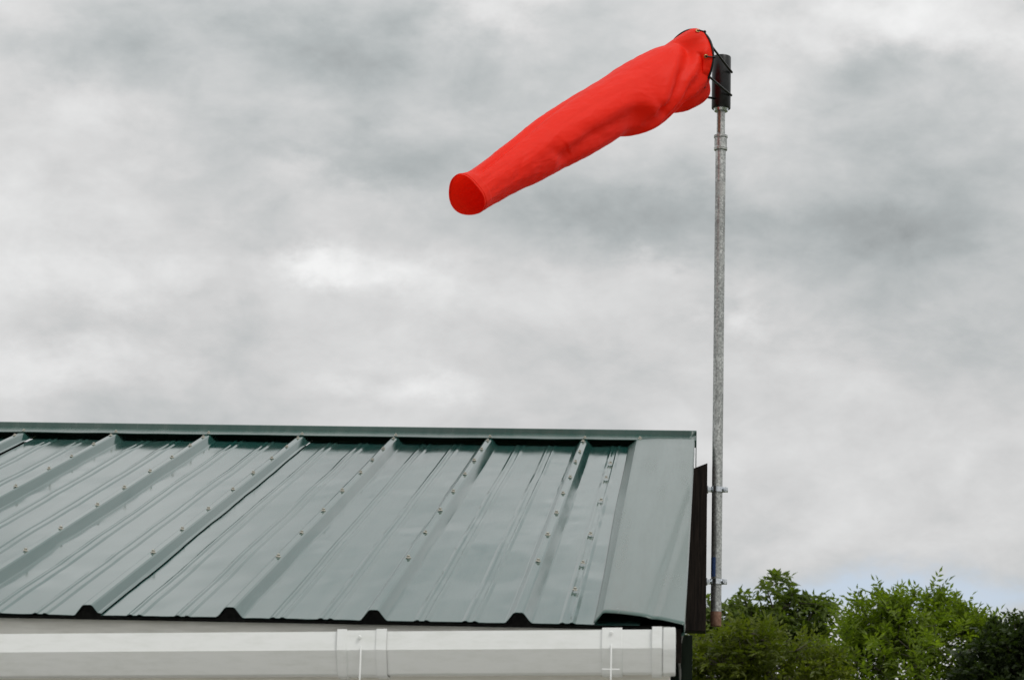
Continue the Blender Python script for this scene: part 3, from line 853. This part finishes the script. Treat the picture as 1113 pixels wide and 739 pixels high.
azw = MA('ADD', az, wa); elw = MA('ADD', el, we)
GAIN = 1.15
def blob(px, py, rx, ry, amp):                    # one cloud bank at its azimuth and elevation
    a0 = (px-556)/2800-.0766; e0 = .2137+(370-py)/2800; ra, re = rx/2800, ry/2800
    dx = MA('DIVIDE', MA('SUBTRACT', azw, a0), ra); dy = MA('DIVIDE', MA('SUBTRACT', elw, e0), re)
    q = MA('ADD', MA('MULTIPLY', dx, dx), MA('MULTIPLY', dy, dy))
    return MA('MULTIPLY', MA('EXPONENT', MA('MULTIPLY', q, -1.0)), amp*GAIN)
tot = None
for b in [(330, 40, 130, 50, -.12), (410, 178, 120, 42, -.14), (90, 90, 100, 42, -.08), (708, 236, 140, 45, -.17), (957, 82, 85, 50, -.10), (940, 250, 125, 40, -.12), (1050, 168, 85, 50, -.07),
          (560, 120, 90, 60, -.06), (37, 150, 60, 40, .09), (292, 200, 52, 20, .09), (336, 299, 62, 18, .22), (93, 336, 95, 25, .10), (435, 311, 75, 25, .10), (31, 423, 130, 26, .16), (436, 417, 65, 15, .12),
          (535, 12, 55, 26, .14), (373, 224, 55, 25, .05), (1020, 25, 135, 36, .20), (877, 56, 42, 26, .09), (820, 336, 38, 20, .15), (715, 286, 52, 15, .08), (590, 311, 62, 30, .06), (895, 386, 95, 26, .08), (960, 540, 260, 90, .12), (80, 330, 140, 40, .06), (640, 60, 160, 40, -.05)]:
    o = blob(*b); tot = o if tot is None else MA('ADD', tot, o)
fine_ = MA('MULTIPLY', MA('SUBTRACT', nC, .5), .30)
def bank(a0, e0, ra, re, amp):
    dx = MA('DIVIDE', MA('SUBTRACT', azw, a0), ra); dy = MA('DIVIDE', MA('SUBTRACT', MA('ADD', el, MA('MULTIPLY', we, .45)), e0), re)
    q = MA('ADD', MA('MULTIPLY', dx, dx), MA('MULTIPLY', dy, dy))
    return MA('MULTIPLY', MA('EXPONENT', MA('MULTIPLY', MA('MULTIPLY', q, q), -1.0)), amp)
for b in [(-.10, .444, .10, .008, -.26), (-.08, .459, .12, .006, .18), (-.09, .482, .09, .012, -.20), (-.26, .45, .07, .020, .16), (-.24, .485, .05, .010, .14), (-.32, .47, .06, .014, -.12), (-.07, .431, .12, .005, .12), (-.5, .46, .1, .02, .15), (.08, .46, .06, .015, -.15)]:
    tot = MA('ADD', tot, bank(*b))
val = MA('ADD', MA('ADD', MA('ADD', .955, MA('MULTIPLY', tot, 1.45)), fine_), MA('ADD', MA('MULTIPLY', MA('SUBTRACT', nA, .5), .75), MA('MULTIPLY', MA('SUBTRACT', nB, .5), .50)))
cie = MA('ADD', .40, MA('MULTIPLY', MA('MAXIMUM', sx.outputs['Z'], 0.0), .86))   # overcast sky brightens to the zenith
low = MA('MULTIPLY', MA('EXPONENT', MA('MULTIPLY', MA('MAXIMUM', el, 0.0), -11.0)), .54)
lum = MA('MULTIPLY', MA('MULTIPLY', MA('ADD', cie, low), val), 10.0)
cr = nt.nodes.new('ShaderNodeValToRGB'); nt.links.new(val, cr.inputs[0])
cr.color_ramp.elements[0].position = .7; cr.color_ramp.elements[0].color = (.925, .985, .99, 1)
cr.color_ramp.elements[1].position = 1.2; cr.color_ramp.elements[1].color = (1.0, 1.0, .995, 1)
vm = nt.nodes.new('ShaderNodeVectorMath'); vm.operation = 'SCALE'; nt.links.new(cr.outputs['Color'], vm.inputs[0]); nt.links.new(lum, vm.inputs['Scale'])
mix = nt.nodes.new('ShaderNodeMix'); mix.data_type = 'RGBA'
hole = MA('ADD', blob(1060, 646, 200, 20, .7), blob(890, 662, 110, 20, .5))
nt.links.new(MA('ADD', hole, .03, None, True), mix.inputs['Factor'])
nt.links.new(vm.outputs[0], mix.inputs['A']); blu = nt.nodes.new('ShaderNodeMix'); blu.data_type = 'RGBA'; blu.inputs['Factor'].default_value = .75
nt.links.new(sky.outputs['Color'], blu.inputs['A']); blu.inputs['B'].default_value = (6.2, 7.1, 8.4, 1)
nt.links.new(blu.outputs['Result'], mix.inputs['B'])
nt.links.new(mix.outputs['Result'], bg.inputs['Color'])

sd = bpy.data.lights.new('sun', 'SUN'); sd.energy = 1.5; sd.angle = R_(18); sd.color = (1, .965, .91)
so_ = bpy.data.objects.new('sun', sd); COL.objects.link(so_)
dirv = Vector((math.sin(SUN_AZ)*math.cos(SUN_EL), math.cos(SUN_AZ)*math.cos(SUN_EL), math.sin(SUN_EL)))
so_.rotation_euler = dirv.to_track_quat('Z', 'Y').to_euler()
so_.location = (3, -3, 8)

vs_ = scene.view_settings
vs_.view_transform = 'Standard'; vs_.look = 'None'; vs_.exposure = 0; vs_.gamma = 1; vs_.use_curve_mapping = False
scene.render.resolution_x = 1024; scene.render.resolution_y = 679
